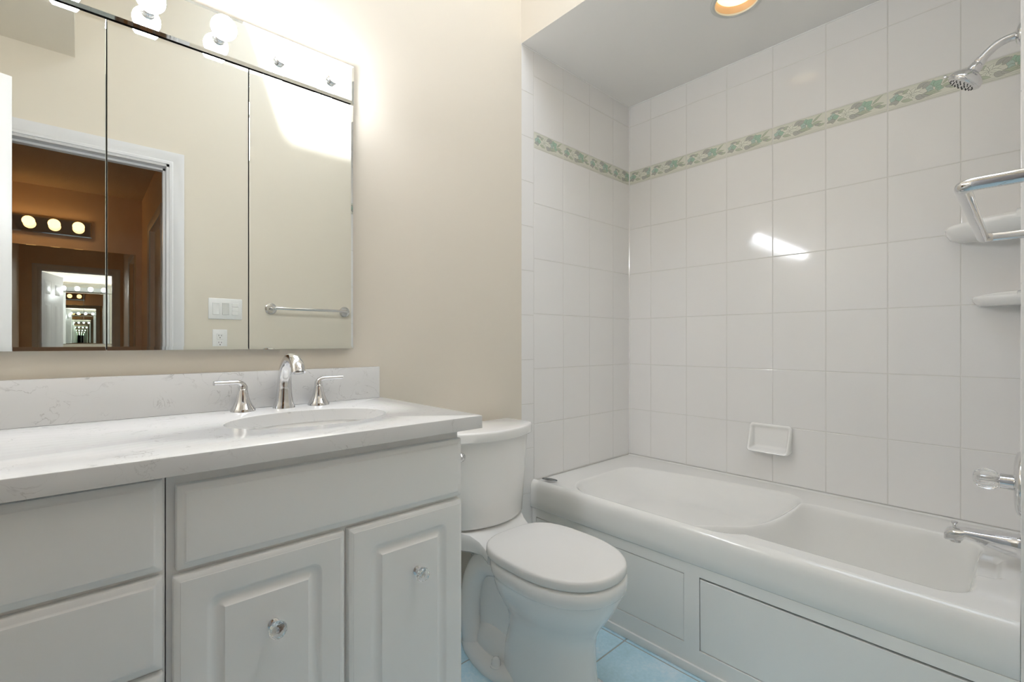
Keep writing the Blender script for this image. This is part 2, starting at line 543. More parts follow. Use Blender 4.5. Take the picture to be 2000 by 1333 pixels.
def border(bm, to3, u0, u1, full, flip=False):
    """tile from u0 to u1; the motif spans `full` metres and is cut where the tile is cut"""
    hgt = ZB1 - ZB0
    g = 0.003
    def clip(pts):
        return [(min(max(x, u0 + g), u1 - g), z) for x, z in pts]
    def put(pts, w, m):
        pts = clip(pts)
        if max(p[0] for p in pts) - min(p[0] for p in pts) < 0.0015:
            return
        vsx = []
        for x, z in pts:
            q = to3(x, z, w)
            vsx.append(bm.verts.new(q))
        try:
            f = bm.faces.new(vsx)
            f.material_index = BM.index(m)
        except ValueError:
            pass
    for zz, hh in ((0.955, .0011), (0.90, .0007), (0.045, .0011), (0.12, .0009)):
        z = ZB0 + hgt * zz
        put([(u0, z), (u1, z), (u1, z + hh), (u0, z + hh)], 0.0004, 'leaf_sage' if zz in (.955, .90) else 'leaf_grey')
    for k, (u, v, a, L, W, m, cv) in enumerate(MOTIF):
        cx = (u1 - u * full) if flip else (u0 + u * full)
        if cx < u0 or cx > u1:
            continue
        aa = radians(180 - a) if flip else radians(a)
        cvv = -cv if flip else cv
        w = 0.0005 + 0.00002 * k
        o = 0.00085
        c, s = cos(aa), sin(aa)
        cz = ZB0 + v * hgt
        put(leaf_shape(cx - o * c, cz - o * s, aa, L + 2 * o, W + o, curve=cvv), w, 'ink')
        put(leaf_shape(cx, cz, aa, L, W, curve=cvv), w + 0.00001, m)
        put(leaf_shape(cx + L * .05 * c, cz + L * .05 * s, aa, L * .6, .0003, curve=cvv * .4), w + 0.000015, 'ink')
bm = NB()
for a, b in zip(ys, ys[1:]):
    border(bm, lambda u, v, w: (XR - w, u, v), a, b, WT, True)
for a, b in zip(xs_, xs_[1:]):
    border(bm, lambda u, v, w: (u, D - w, v), a, b, WT, False)
    border(bm, lambda u, v, w: (u, YP + w, v), a, b, WT, True)
struct('trim_1', bm, [M[k] for k in BM], 0)

# caulk beads in the alcove corners
bm = NB()
for p0, p1 in (((XR - .002, D - .002, .48), (XR - .002, D - .002, ZS)), ((XR - .002, YP + .002, .48), (XR - .002, YP + .002, ZS)),
               ((XR - .002, YP, ZS - .002), (XR - .002, D, ZS - .002)), ((XS, D - .002, ZS - .002), (XR, D - .002, ZS - .002)),
               ):
    sweep(bm, [Vector(p0), Vector(p1)], lambda t: (.003, .003), 8, Vector((.6, .5, .3)))
struct('trim_2', bm, M['porc'])

# baseboard between vanity and tub
bm = NB(); box(bm, 0.722, XS - 0.002, D - 0.013, D, 0, 0.085, 0.003)
struct('baseboard_back', bm, M['trim'])
bm = NB(); box(bm, DX1 + 0.065, XS - 0.002, YF, YF + 0.010, 0, 0.085, 0.003)
struct('baseboard_front', bm, M['trim'])

# ------------------------------------------------------------------ doorway: casing, jamb, door leaf
def casing(bm, yface, sgn, x0, x1, ztop, w=0.062):
    """three sided moulding around an opening in a wall facing sgn*y"""
    prof = [(0.0, 0.0), (0.0, 0.008), (0.010, 0.011), (0.016, 0.008), (0.030, 0.012), (w - .006, 0.0155), (w, 0.0135), (w, 0.0)]
    rings = []
    for d, h in prof:
        y = yface + sgn * h
        rings.append([(x0 - d, y, 0.0), (x0 - d, y, ztop + d), (x1 + d, y, ztop + d), (x1 + d, y, 0.0)])
    vr = [[bm.verts.new(p) for p in r] for r in rings]
    for a, b in zip(vr, vr[1:]):
        for i in range(3):
            bm.faces.new((a[i], a[i + 1], b[i + 1], b[i]))
bm = NB()
casing(bm, YF, 1, DX0, DX1, DZ)
struct('trim_3', bm, M['trim'])
bm = NB()
casing(bm, YH, -1, DX0, DX1, DZ)
struct('trim_4', bm, M['trim'])
bm = NB()
box(bm, DX0 - .002, DX0 + .012, YH, YF, 0, DZ); box(bm, DX1 - .012, DX1 + .002, YH, YF, 0, DZ); box(bm, DX0, DX1, YH, YF, DZ - .012, DZ + .002)
box(bm, DX0 + .012, DX0 + .022, YH + .03, YH + .065, 0, DZ); box(bm, DX1 - .022, DX1 - .012, YH + .03, YH + .065, 0, DZ); box(bm, DX0, DX1, YH + .03, YH + .065, DZ - .022, DZ - .012)
struct('trim_5', bm, M['trim'])

# the open door leaf, hinged at the left jamb
TH = radians(74)
hx, hy = DX0 + 0.014, YF + 0.004
bm = NB()
box(bm, 0, 0.68, 0.0, 0.035, 0.012, 2.0, 0.0015)
for (px0, px1) in ((0.09, 0.30), (0.38, 0.59)):
    for (pz0, pz1) in ((0.20, 0.90), (1.02, 1.62), (1.70, 1.90)):
        for yb, sg in ((0.0, 1), (0.035, -1)):
            rings = [[(u, yb - sg * d, v) for u, v in rrect(px0 + i, px1 - i, pz0 + i, pz1 - i, .001, 1)]
                     for i, d in ((0, .0005), (.008, -.004), (.02, -.004), (.035, .002))]
            loft(bm, rings, False, True)
bmesh.ops.rotate(bm, verts=bm.verts[:], cent=(0, 0, 0), matrix=Matrix.Rotation(TH, 3, 'Z'))
bmesh.ops.translate(bm, verts=bm.verts[:], vec=(hx, hy, 0))
door = struct('door_1', bm, M['trim'])
for k, zz in enumerate((0.25, 1.05, 1.80)):
    bm = NB()
    box(bm, DX0 + .012, DX0 + .0145, YH + .068, YF - .004, zz - .045, zz + .045)
    lathe(bm, (DX0 + .016, YF, zz - .045), (0, 0, 1), [(0, .006), (.09, .006)], 12)
    obj('hinge', bm, M['black'], door)

# ------------------------------------------------------------------ dressing hall behind the doorway (seen in the mirror)
bm = NB(); box(bm, HXL - .1, HXR + .1, YHB - .1, YHB, 0, ZH)
struct('wall_hall_back', bm, M['hall'])
bm = NB(); box(bm, HXL - .1, HXL, YHB, YH, 0, ZH)
struct('wall_hall_left', bm, M['hall'])
HD0, HD1 = -1.98, -1.24
bm = NB()
box(bm, HXR, HXR + .1, HD1, YH, 0, ZH); box(bm, HXR, HXR + .1, YHB, HD0, 0, ZH); box(bm, HXR, HXR + .1, HD0, HD1, 2.03, ZH)
struct('wall_hall_right', bm, M['hall'])
bm = NB(); box(bm, HXL - .1, HXR + .1, YHB, YH, ZH, ZH + .05)
struct('ceiling_hall', bm, M['popcorn'])
bm = NB()
box(bm, XL - .1, DX0, YH - .003, YH, 0, ZH); box(bm, DX1, HXR + .1, YH - .003, YH, 0, ZH); box(bm, DX0, DX1, YH - .003, YH, DZ, ZH)
struct('wall_hall_front', bm, M['hall'])
bm = NB()
casing(bm, 0, 1, 0, HD1 - HD0, 2.03)
bmesh.ops.rotate(bm, verts=bm.verts[:], cent=(0, 0, 0), matrix=Matrix.Rotation(pi / 2, 3, 'Z'))
bmesh.ops.translate(bm, verts=bm.verts[:], vec=(HXR, HD0, 0))
struct('trim_6', bm, M['hoodoor'])
bm = NB(); box(bm, HXR + .03, HXR + .065, HD0 + .003, HD1 - .003, .01, 2.025, .002)
struct('door_2', bm, M['hoodoor'])

hm = thing('wall_mirror', (-.075, YHB, .95), 'wide frameless wall mirror of the brown dressing hall, seen through the doorway reflection', 'mirror')
bm = NB()
rings = [[(u, YHB + d, v) for u, v in rrect(HXL + .004 + i, .39 - i, .95 + i, 1.925 - i, .001, 1)] for i, d in ((0, .001), (0, .0055), (.0008, .006))]
loft(bm, rings, True, True)
obj('glass', bm, M['mirror'], hm, 0)

def vanity_light(name, loc, face, sgn, x0, x1, z0, z1, xsb, zb, bulb_m, plate_m, label, back, bev=0.009, cc=0.049, R=0.030):
    """bulb bar on a wall; face = y of the plate's front, sgn = direction out of the wall"""
    t = thing(name, loc, label, 'light')
    bm = NB()
    rings = [[(u, y, v) for u, v in rrect(x0 + i, x1 - i, z0 + i, z1 - i, .0008, 1)]
             for i, y in ((0, back), (0, face - sgn * .003), (bev, face))]
    loft(bm, rings, True, True)
    obj('backplate', bm, plate_m, t, 3)
    for x in xsb:
        bm = NB()
        lathe(bm, (x, face, zb), (0, sgn, 0), [(0, .0160), (.003, .0160), (.005, .0140), (.013, .0140), (.0145, .0150), (.018, .0150), (.0195, .0125)], 28)
        s = obj('socket', bm, M['satin'], t)
        prof = [(.016, .0115), (.0195, .0125)]
        c = cc
        for k in range(0, 15):
            a = radians(-64 + (154) * k / 14)
            prof.append((c + R * sin(a), R * cos(a)))
        prof = prof[:2] + [p for p in prof[2:] if p[0] >= .0205]
        bm = NB()
        lathe(bm, (x, face, zb), (0, sgn, 0), prof, 32)
        obj('bulb', bm, bulb_m, t)
    return t

vanity_light('hall_vanity_light', (-.23, YHB, 2.03), YHB + .03, 1, HXL + .01, .08, 2.03, 2.17, [-.007 - .153 * k for k in range(4)], 2.11,
             M['hallbulb'], M['chrome'], 'chrome bar of amber glowing bulbs on the brown hall wall, seen in the mirror', YHB + .0005, cc=.062, R=.040)

# ------------------------------------------------------------------ mirrored cabinet and its bulb bar
YM = 1.475
mc = thing('mirror_cabinet', (.0535, D, 1.081), 'frameless three-panel mirrored wall cabinet above the white countertop', 'mirror')
bm = NB(); box(bm, -.548, .655, YM + .006, D - .0005, 1.083, 1.868)
obj('cabinet_body', bm, M['steel'], mc)
for x0, x1, bl, br in ((-.550, .0462, .009, .0012), (.0484, .3504, .0006, .0006), (.3530, .657, .0006, .007)):
    bm = NB()
    rings = [[(u, y, v) for u, v in rrect(x0 + k * bl, x1 - k * br, 1.0812 + k * .009, 1.8705 - k * .009, .0003, 1)]
             for k, y in ((0, YM + .0055), (0, YM + .0007), (1, YM))]
    vr = loft(bm, rings, True, True)
    d = obj('mirror_door', bm, [M['mirror'], M['mirror_edge']], mc, 2)
    for p in d.data.polygons:
        if abs(p.normal.y) < 0.3:
            p.material_index = 1
YB = 1.470
vanity_light('vanity_light', (.0545, D, 1.8735), YB, -1, -.550, .659, 1.8745, 1.997, [.587 - .1535 * k for k in range(8)], 1.928,
             M['bulb'], M['mirror'], 'mirrored bar with a row of round white bulbs above the mirror cabinet', D - .0005)

# ------------------------------------------------------------------ vanity
ZT, ZTB = 0.913, 0.880
CX0, CX1, CY0 = XL + .002, 0.766, 0.944
SX, SY, SA, SB = 0.430, 1.21, 0.190, 0.135
ct = thing('countertop', (0.07, 1.22, ZTB), 'white veined quartz countertop on the white vanity cabinets', 'countertop')
bm = NB()
yb_ = D - 0.001
corners = [math.atan2((y - SY), (x - SX)) % (2 * pi) for x in (CX0, CX1) for y in (CY0, yb_)]
angs = sorted([2 * pi * k / 96 for k in range(96)] + corners)
def to_rect(a, ins):
    x0, x1, y0, y1 = CX0 + ins, CX1 - ins, CY0 + ins, yb_
    dx, dy = cos(a), sin(a)
    ts = []
    if dx > 1e-9: ts.append((x1 - SX) / dx)
    if dx < -1e-9: ts.append((x0 - SX) / dx)
    if dy > 1e-9: ts.append((y1 - SY) / dy)
    if dy < -1e-9: ts.append((y0 - SY) / dy)
    t = min(ts)
    return SX + dx * t, SY + dy * t
def to_ell(a, da=0.0):
    dx, dy = cos(a), sin(a)
    t = 1 / sqrt((dx / (SA + da)) ** 2 + (dy / (SB + da)) ** 2)
    return SX + dx * t, SY + dy * t
rings = []
rings.append([(*to_ell(a, 0), ZTB) for a in angs])
rings.append([(*to_rect(a, 0.0), ZTB) for a in angs])
rings.append([(*to_rect(a, 0.0), ZT - .0022) for a in angs])
rings.append([(*to_rect(a, 0.0008), ZT - .0007) for a in angs])
rings.append([(*to_rect(a, 0.0022), ZT) for a in angs])
rings.append([(*to_ell(a, .0025), ZT) for a in angs])
rings.append([(*to_ell(a, .0006), ZT - .0009) for a in angs])
rings.append([(*to_ell(a, 0), ZT - .003) for a in angs])
rings.append(rings[0])
loft(bm, rings, False, False)
bmesh.ops.remove_doubles(bm, verts=bm.verts[:], dist=1e-5)
obj('slab', bm, M['quartz'], ct, 30)
bm = NB(); box(bm, CX0, 0.753, 1.480, D - .001, ZT + .0004, 1.0185, 0.0012)
tag(obj('backsplash', bm, M['quartz']), 'upright white veined quartz strip along the wall behind the faucet', 'backsplash')

sk = thing('sink', (SX, SY, ZTB), 'oval white undermount sink basin set in the countertop below the faucet', 'sink')
bm = NB()
prof = [(1.06, -.0006), (1.02, -.0008), (.995, -.006), (.965, -.04), (.90, -.085), (.78, -.118), (.55, -.138), (.25, -.146), (.10, -.149)]
outer = [(.10, -.158), (.30, -.155), (.60, -.148), (.83, -.128), (.95, -.092), (1.02, -.045), (1.06, -.010)]
N = 72
rings = [[(SX + (SA + .003) * s * cos(2 * pi * i / N), SY + (SB + .003) * s * sin(2 * pi * i / N), ZTB + z) for i in range(N)] for s, z in prof + outer]
rings.append(rings[0])
loft(bm, rings, False, False)
bmesh.ops.remove_doubles(bm, verts=bm.verts[:], dist=1e-5)
obj('basin', bm, M['porc'], sk, 50)
bm = NB(); lathe(bm, (SX, SY, ZTB - .150), (0, 0, 1), [(-.03, .016), (0, .016), (.001, .022), (.003, .021), (.0035, .014), (.007, .013), (.009, .006), (.0095, 0)], 28)
obj('drain', bm, M['chrome'], sk)

# faucet set
fc = thing('faucet', (.435, 1.442, ZT), 'chrome widespread faucet with arched spout and two lever handles behind the sink', 'faucet')
def spout():
    bm = NB()
    fx = .435
    path = catmull([(fx, 1.442, ZT), (fx, 1.4415, ZT + .02), (fx, 1.439, ZT + .055), (fx, 1.434, ZT + .095), (fx, 1.418, ZT + .126), (fx, 1.389, ZT + .1435),
                    (fx, 1.352, ZT + .1395), (fx, 1.327, ZT + .124), (fx, 1.318, ZT + .106)], 7)
    def rad(t):
        K = [(0, .0295), (.05, .0282), (.12, .0240), (.25, .0196), (.40, .0168), (.55, .0150), (.75, .0158), (1.0, .0182)]
        for (t0, r0), (t1, r1) in zip(K, K[1:]):
            if t <= t1 + 1e-9:
                r = r0 + (r1 - r0) * (t - t0) / (t1 - t0)
                break
        return r, r * (1.0 - .16 * smooth01((t - .35) / .4)) * (1.0 - .05 * smooth01((.2 - t) / .2))
    sweep(bm, path, rad, 28, Vector((1, 0, 0)), 0, 2.3)
    return bm
obj('spout', spout(), M['chrome'], fc, 50)
bm = NB(); lathe(bm, (.435, 1.3178, ZT + .1065), (0, -.28, -1), [(0, .0130), (.0030, .0130), (.0035, .010), (.0040, .0)], 24)
obj('aerator', bm, M['satin'], fc)
for hx_, sg in ((.329, -1), (.533, 1)):
    bm = NB()
    lathe(bm, (hx_, 1.440, ZT), (0, 0, 1), [(0, .0308), (.004, .0306), (.008, .0288), (.016, .0240), (.028, .0186), (.042, .0147), (.054, .0124), (.0610, .0116), (.0616, .0108)], 36)
    h = obj('handle', bm, M['chrome'], fc, 50)
    bm = NB()
    y0 = 1.440
    pth = catmull([(hx_, y0, ZT + .0612), (hx_, y0, ZT + .067), (hx_ + sg * .004, y0 - .001, ZT + .0745), (hx_ + sg * .014, y0 - .003, ZT + .079), (hx_ + sg * .034, y0 - .005, ZT + .0795), (hx_ + sg * .070, y0 - .008, ZT + .0800)], 8)
    sweep(bm, pth, lambda t: (.0118 - .0034 * smooth01(t * 1.3), .0116 - .0056 * smooth01(t * 1.4)), 22, Vector((0, 1, .001)), 0, 2.6)
    obj('lever', bm, M['chrome'], h, 50)

# sink base cabinet
YC = 0.985           # front of the carcass
FRONT = [(0, 0.0005, .002), (0, .011, .002), (.0012, .0145, .0025), (.0045, .0165, .003), (.0095, .0168, .002), (.0110, .0175, .002), (.0135, .0195, .002), (.017, .020, .002)]
DOOR = [(0, 0.0005, .002), (0, .012, .002), (.0012, .0162, .0025), (.005, .0185, .003), (.009, .0192, .002), (.0100, .020, .002),
        (.047, .020, .020), (.0490, .0196, .019), (.0525, .0172, .018), (.0570, .0145, .016), (.0620, .0135, .013), (.0650, .0136, .009),
        (.0690, .0150, .004), (.0745, .0185, .001), (.0755, .0200, .0008), (.0775, .0200, .0006)]
def knob(x, z, parent):
    y = YC - .0205
    bm = NB()
    lathe(bm, (x, y, z), (0, -1, 0), [(0, .0105), (.002, .0105), (.0035, .009), (.0045, .0066), (.010, .0058), (.013, .0085), (.0155, .0092)], 28)
    k = obj('knob', bm, M['chrome'], parent)
    bm = NB()
    n = 14
    rr = [(.0158, .0070), (.0175, .0115), (.0210, .0145), (.0250, .0160), (.0295, .0158), (.0335, .0140), (.0365, .0105), (.0383, .0055)]
    rings = []
    for q, (h_, r_) in enumerate(rr):
        rings.append([(x + r_ * cos(2 * pi * (i + .5 * (q % 2)) / n), y - h_, z + r_ * sin(2 * pi * (i + .5 * (q % 2)) / n)) for i in range(n)])
    vr = [[bm.verts.new(p) for p in r] for r in rings]
    for q, (a, b) in enumerate(zip(vr, vr[1:])):
        for i in range(n):
            j = (i + 1) % n
            if q % 2 == 0:
                bm.faces.new((a[i], a[j], b[i])); bm.faces.new((a[j], b[j], b[i]))
            else:
                bm.faces.new((a[i], b[j], b[i])); bm.faces.new((a[i], a[j], b[j]))
    bm.faces.new(vr[0]); bm.faces.new(vr[-1][::-1])
    obj('crystal', bm, M['crystal'], k, 0)
def carcass(bm, x0, x1, mids=()):
    t = .018
    y1 = D - .002
    box(bm, x0, x0 + t, YC, y1, .10, ZTB - .0008)
    box(bm, x1 - t, x1, YC, y1, .10, ZTB - .0008)
    box(bm, x0 + t, x1 - t, YC + .02, y1, .10, .118)
    box(bm, x0 + t, x1 - t, y1 - .006, y1, .118, ZTB - .0008)
    box(bm, x0, x1, YC + .06, y1, 0.002, .0995)               # recessed toe kick
    for z0, z1 in mids:
        box(bm, x0 + t, x1 - t, YC, YC + .018, z0, z1)
sc = thing('sink_cabinet', (.414, YC, 0.002), 'white vanity base with two crystal-knobbed raised-panel doors under the sink', 'cabinet')
bm = NB()
carcass(bm, .1085, .7165, ((.10, .13), (.69, .725), (.845, ZTB - .0008)))
for z0_, z1_ in ((.13, .69), (.725, .845)):
    box(bm, .1265, .150, YC, YC + .018, z0_, z1_); box(bm, .690, .6985, YC, YC + .018, z0_, z1_)
box(bm, .40, .436, YC, YC + .018, .13, .69)
obj('carcass', bm, M['cab'], sc)
bm = NB(); front(bm, .121, .7185, .7115, .857, YC, FRONT)
obj('false_drawer_front', bm, M['cab'], sc, 25)
for x0, x1, kx in ((.1165, .4125, .2725), (.4215, .7185, .585)):
    bm = NB(); front(bm, x0, x1, .118, .7025, YC, DOOR)
    d = obj('door', bm, M['cab'], sc, 25)
    knob(kx, .565, d)
dc = thing('drawer_cabinet', (-.25, YC, 0.002), 'white vanity drawer unit at the left end, beside the sink cabinet', 'cabinet')
bm = NB()
carcass(bm, XL + .004, .1065, ((.10, .13), (.70, .722), (.54, .562), (.38, .40)))
obj('carcass', bm, M['cab'], dc)
for z0, z1 in ((.7185, .8725), (.5560, .7100), (.3935, .5475), (.118, .385)):
    bm = NB(); front(bm, XL + .012, .1030, z0, z1, YC, FRONT)
    obj('drawer', bm, M['cab'], dc, 25)

# ------------------------------------------------------------------ toilet
TX = 1.130
toi = thing('toilet', (TX, 1.15, 0.0), 'white two-piece toilet with closed lid between the vanity and the bathtub', 'toilet')
def egg(hw, yf, yb, n=48, p=2.25, pb=2.6, ym=None):
    """plan outline, egg shaped: round towards -y, blunter towards +y"""
    ym = ym if ym is not None else yf + (yb - yf) * .52
    out = []
    for i in range(n):
        a = 2 * pi * i / n
        c, s = cos(a), sin(a)
        e = 2 / (p if s < 0 else pb)
        x = hw * math.copysign(abs(c) ** e, c)
        y = ym + ((ym - yf) if s < 0 else (yb - ym)) * math.copysign(abs(s) ** e, s)
        out.append((TX - .009 + x * .955, y))
    return out
def stack(bm, secs, cap0=True, cap1=True):
    rings = []
    for z, hw, yf, yb, *k in secs:
        rings.append([(x, y, z) for x, y in egg(hw, yf, yb, **(k[0] if k else {}))])
    return loft(bm, rings, cap0, cap1)
bm = NB()
# front pedestal and bowl
stack(bm, [(0.0, .112, .862, 1.22), (.006, .114, .860, 1.22), (.03, .112, .862, 1.215), (.10, .106, .870, 1.20), (.17, .104, .874, 1.18), (.205, .107, .870, 1.18),
           (.235, .116, .858, 1.185), (.265, .134, .838, 1.20), (.295, .152, .818, 1.21), (.325, .166, .801, 1.215), (.350, .174, .790, 1.218), (.3625, .1765, .786, 1.22),
           (.3645, .1795, .782, 1.222), (.368, .1815, .7795, 1.224), (.385, .1835, .7775, 1.226), (.402, .1825, .778, 1.226), (.4075, .178, .783, 1.222), (.409, .170, .79, 1.215)])
# rear web and trapway
stack(bm, [(0.03, .070, .98, 1.40), (.16, .062, 1.0, 1.40), (.28, .066, 1.02, 1.41), (.37, .085, 1.05, 1.43), (.395, .10, 1.05, 1.44)])
for sg in (-1, 1):
    # the trapway stands out of the side as one arched ridge
    x = TX + sg * .066
    pth = catmull([(x - sg * .01, 1.04, .26), (x, 1.10, .318), (x, 1.20, .338), (x, 1.295, .318), (x, 1.352, .255), (x + sg * .004, 1.372, .17), (x + sg * .008, 1.368, .09), (x + sg * .012, 1.350, .025)], 8)
    sweep(bm, pth, lambda t: (.034, .046), 20, Vector((1, 0, 0)))
    # swelling over the floor bolt
    stack_ = []
    for z, k in ((.030, 1.0), (.060, .94), (.090, .80), (.115, .58), (.130, .28), (.134, .05)):
        stack_.append([(TX + sg * .035 + .070 * k * cos(2 * pi * i / 28), 1.225 + .150 * k * sin(2 * pi * i / 28), z) for i in range(28)])
    loft(bm, stack_)
# foot
def footring(z, g):
    o = []
    for x, y in ((.098, .90), (.104, 1.00), (.118, 1.09), (.140, 1.16), (.146, 1.21), (.140, 1.27), (.122, 1.34), (.100, 1.39), (.070, 1.415)):
        o.append((x + g, y + (g if y > 1.40 else 0)))
    P = [(TX + x, y, z) for x, y in o] + [(TX - x, y, z) for x, y in o[::-1]]
    return P
loft(bm, [footring(0, 0), footring(.010, .002), footring(.026, -.003), footring(.036, -.016), footring(.042, -.040)])
# deck under the tank
def deckring(z, k=1.0, g=0.0):
    o = [(.150, 1.180), (.128, 1.235), (.122, 1.262), (.132, 1.300), (.158, 1.338), (.170, 1.365), (.170, 1.415), (.155, 1.440)]
    def zz(y):
        return z + (.022 * smooth01((y - 1.235) / .09) if z > .38 else 0)
    return [(TX + (x - g) * k, y - (g if y > 1.4 else 0), zz(y)) for x, y in o] + [(TX - (x - g) * k, y - (g if y > 1.4 else 0), zz(y)) for x, y in o[::-1]]
loft(bm, [deckring(.345, .70, .02), deckring(.366, .90, .004), deckring(.374, .97), deckring(.385, 1.0), deckring(.404, 1.0), deckring(.4105, .985, .001), deckring(.4125, .95, .004)])
# pad the tank is bolted on
loft(bm, [[(TX + x, y, z) for x, y in ((-.10, 1.36), (.10, 1.36), (.12, 1.43), (-.12, 1.43))] for z in (.405, .447)])
bowl = obj('bowl', bm, M['porc'], toi, 45)
bm = NB()
stack(bm, [(.4085, .166, .800, 1.215), (.4095, .1735, .790, 1.222), (.4115, .174, .789, 1.222), (.4120, .168, .797, 1.22)])
obj('seat', bm, M['seat'], toi, 50)
bm = NB()
L = dict(pb=3.2)
stack(bm, [(.4125, .1735, .789, 1.226, L), (.4140, .1800, .7815, 1.230, L), (.4180, .1822, .779, 1.231, L), (.434, .1812, .780, 1.2305, L), (.4395, .1796, .782, 1.229, L), (.4420, .1760, .786, 1.227, L), (.4430, .170, .793, 1.222, L), (.4434, .12, .86, 1.16, L), (.4436, .05, .95, 1.07, L)])
obj('lid', bm, M['seat'], toi, 50)
for sg in (-1, 1):
    bm = NB(); lathe(bm, (TX + sg * .118, 1.175, .034), (0, 0, 1), [(0, .0185), (.004, .0185), (.006, .0155), (.020, .0145), (.027, .011), (.030, .006), (.0307, .001)], 28)
    obj('bolt_cap', bm, M['porc'], toi)
def tankring(z, hw, yf, ye, yb, n=16, r=.018):
    """flat back, bowed front (yf in the middle, ye at the ends), rounded front corners"""
    pts = []
    for i in range(n + 1):
        t = -1 + 2 * i / n
        k = abs(t)
        y = yf + (ye - yf) * k ** 2.2
        pts.append((TX + hw * t, y, z))
    a, b = pts[0], pts[-1]
    pts = [(a[0] , a[1] + r, z), (a[0] + r * .12, a[1] + r * .35, z)] + [(a[0] + r * .55, a[1] - .001, z)] + pts[1:-1] + [(b[0] - r * .55, b[1] - .001, z), (b[0] - r * .12, b[1] + r * .35, z), (b[0], b[1] + r, z)]
    pts += [(TX + hw, yb - .01, z), (TX + hw - .01, yb, z), (TX - hw + .01, yb, z), (TX - hw, yb - .01, z)]
    return pts
bm = NB()
loft(bm, [tankring(.4375, .154, 1.296, 1.346, 1.440), tankring(.441, .160, 1.288, 1.341, 1.443), tankring(.452, .165, 1.283, 1.338, 1.445), tankring(.60, .172, 1.276, 1.330, 1.447), tankring(.7495, .1795, 1.268, 1.322, 1.449)])
tank = obj('tank', bm, M['porc'], toi, 50)
bm = NB()
loft(bm, [tankring(.7500, .1830, 1.262, 1.317, 1.453), tankring(.7520, .1890, 1.254, 1.310, 1.456), tankring(.755, .1905, 1.2515, 1.3075, 1.457), tankring(.780, .1905, 1.2515, 1.3075, 1.457), tankring(.7848, .1897, 1.2523, 1.3083, 1.4565), tankring(.7872, .1875, 1.2548, 1.3108, 1.455), tankring(.7878, .1845, 1.258, 1.314, 1.453)])
obj('tank_lid', bm, M['porc'], toi, 42)
bm = NB()
lathe(bm, (.966, 1.3060, .706), (-.15, -1, 0), [(0, .0155), (.006, .0155), (.009, .0135), (.011, .008), (.016, .006)], 28)
pth = catmull([(.964, 1.293, .706), (.960, 1.288, .706), (.952, 1.286, .7055), (.935, 1.288, .704), (.905, 1.292, .701)], 6)
sweep(bm, pth, lambda t: (.0065 - .001 * t, .004), 14, Vector((0, 0, 1)))
obj('flush_lever', bm, M['chrome'], toi, 50)

# ------------------------------------------------------------------ bathtub
tb = thing('bathtub', (1.89, .75, 0.0), 'long white alcove bathtub with panelled apron along the tiled wall', 'bathtub')
ZR = 0.4853
TY0, TY1 = YP + .0012, D - .0012
TXB = XR - .0012
def sd_rrect(x, y, x0, x1, y0, y1, r):
    qx = abs(x - (x0 + x1) / 2) - ((x1 - x0) / 2 - r)
    qy = abs(y - (y0 + y1) / 2) - ((y1 - y0) / 2 - r)
    return sqrt(max(qx, 0) ** 2 + max(qy, 0) ** 2) + min(max(qx, qy), 0) - r
def smax(a, b, k):
    h = max(k - abs(a - b), 0) / k
    return max(a, b) + h * h * k * .25
def tub_depth(x, y):
    # wide reclining scoop at the far end
    d = -sd_rrect(x, y, 1.548, 2.205, .585, 1.365, .15)
    # the back ledge is wider towards the far wall
    d2 = (2.075 + (1.30 - y) * .20 - x) * .95
    k = max(.09 - abs(d - d2), 0) / .09
    d = min(d, d2) - k * k * .09 * .25
    q = min(1.0, max(0.0, d) / .17)
    s = .100 * (1 - (1 - q) ** 2.4) * smooth01(d / .02) ** .5 if d > 0 else 0.0
    # deep well with a rounded far end
    e = -sd_rrect(x, y, 1.605, 2.095, .085, 1.06, .085)
    hp = -((x - 2.0) * .707 + (y - .664) * .707)        # the far end of the well runs diagonally
    k = max(.03 - abs(e - hp), 0) / .03
    e = min(e, hp) - k * k * .03 * .25
    w = 0.0
    if e > 0:
        w = .085 * smooth01(e / .030) + .275 * smooth01(e / .105)
    # small scoop in the end ledge under the spout
    g = -sd_rrect(x, y, 1.78, 2.0, .030, .16, .04)
    v = .03 * smooth01(g / .03) if g > 0 else 0.0
    return smax(smax(s, w, .045), v, .01)
NX, NY = 176, 350
X0 = 1.526
def xfront(y):
    return 1.495 + .012 * (1 - y / 1.5)
vsx = []
bm = NB()
rows_ = []
for j in range(NY + 1):
    y = TY0 + (TY1 - TY0) * j / NY
    xf = xfront(y)
    pts = []
    # underside of the lip, lip face, rounded nose
    for x, z in ((.014, .362), (.003, .362), (.0, .366), (-.001, .40), (-.0005, .44), (.0012, .456), (.0052, .4695), (.0125, .4795), (.0215, .4842)):
        pts.append((xf + x, y, z))
    for i in range(NX + 1):
        xx = X0 + .003 + (TXB - X0 - .003) * i / NX
        pts.append((xx, y, ZR - tub_depth(xx, y) + (.004 * smooth01((xx - (TXB - .012)) / .012))))
    rows_.append([bm.verts.new(p) for p in pts])
for a, b in zip(rows_, rows_[1:]):
    for i in range(len(a) - 1):
        bm.faces.new((a[i], a[i + 1], b[i + 1], b[i]))
obj('shell', bm, M['tub'], tb, 60)
XA = 1.5055         # apron face
bm = NB()
P1 = (.777, 1.475, .090, .322)
P2 = (.045, .724, .083, .327)
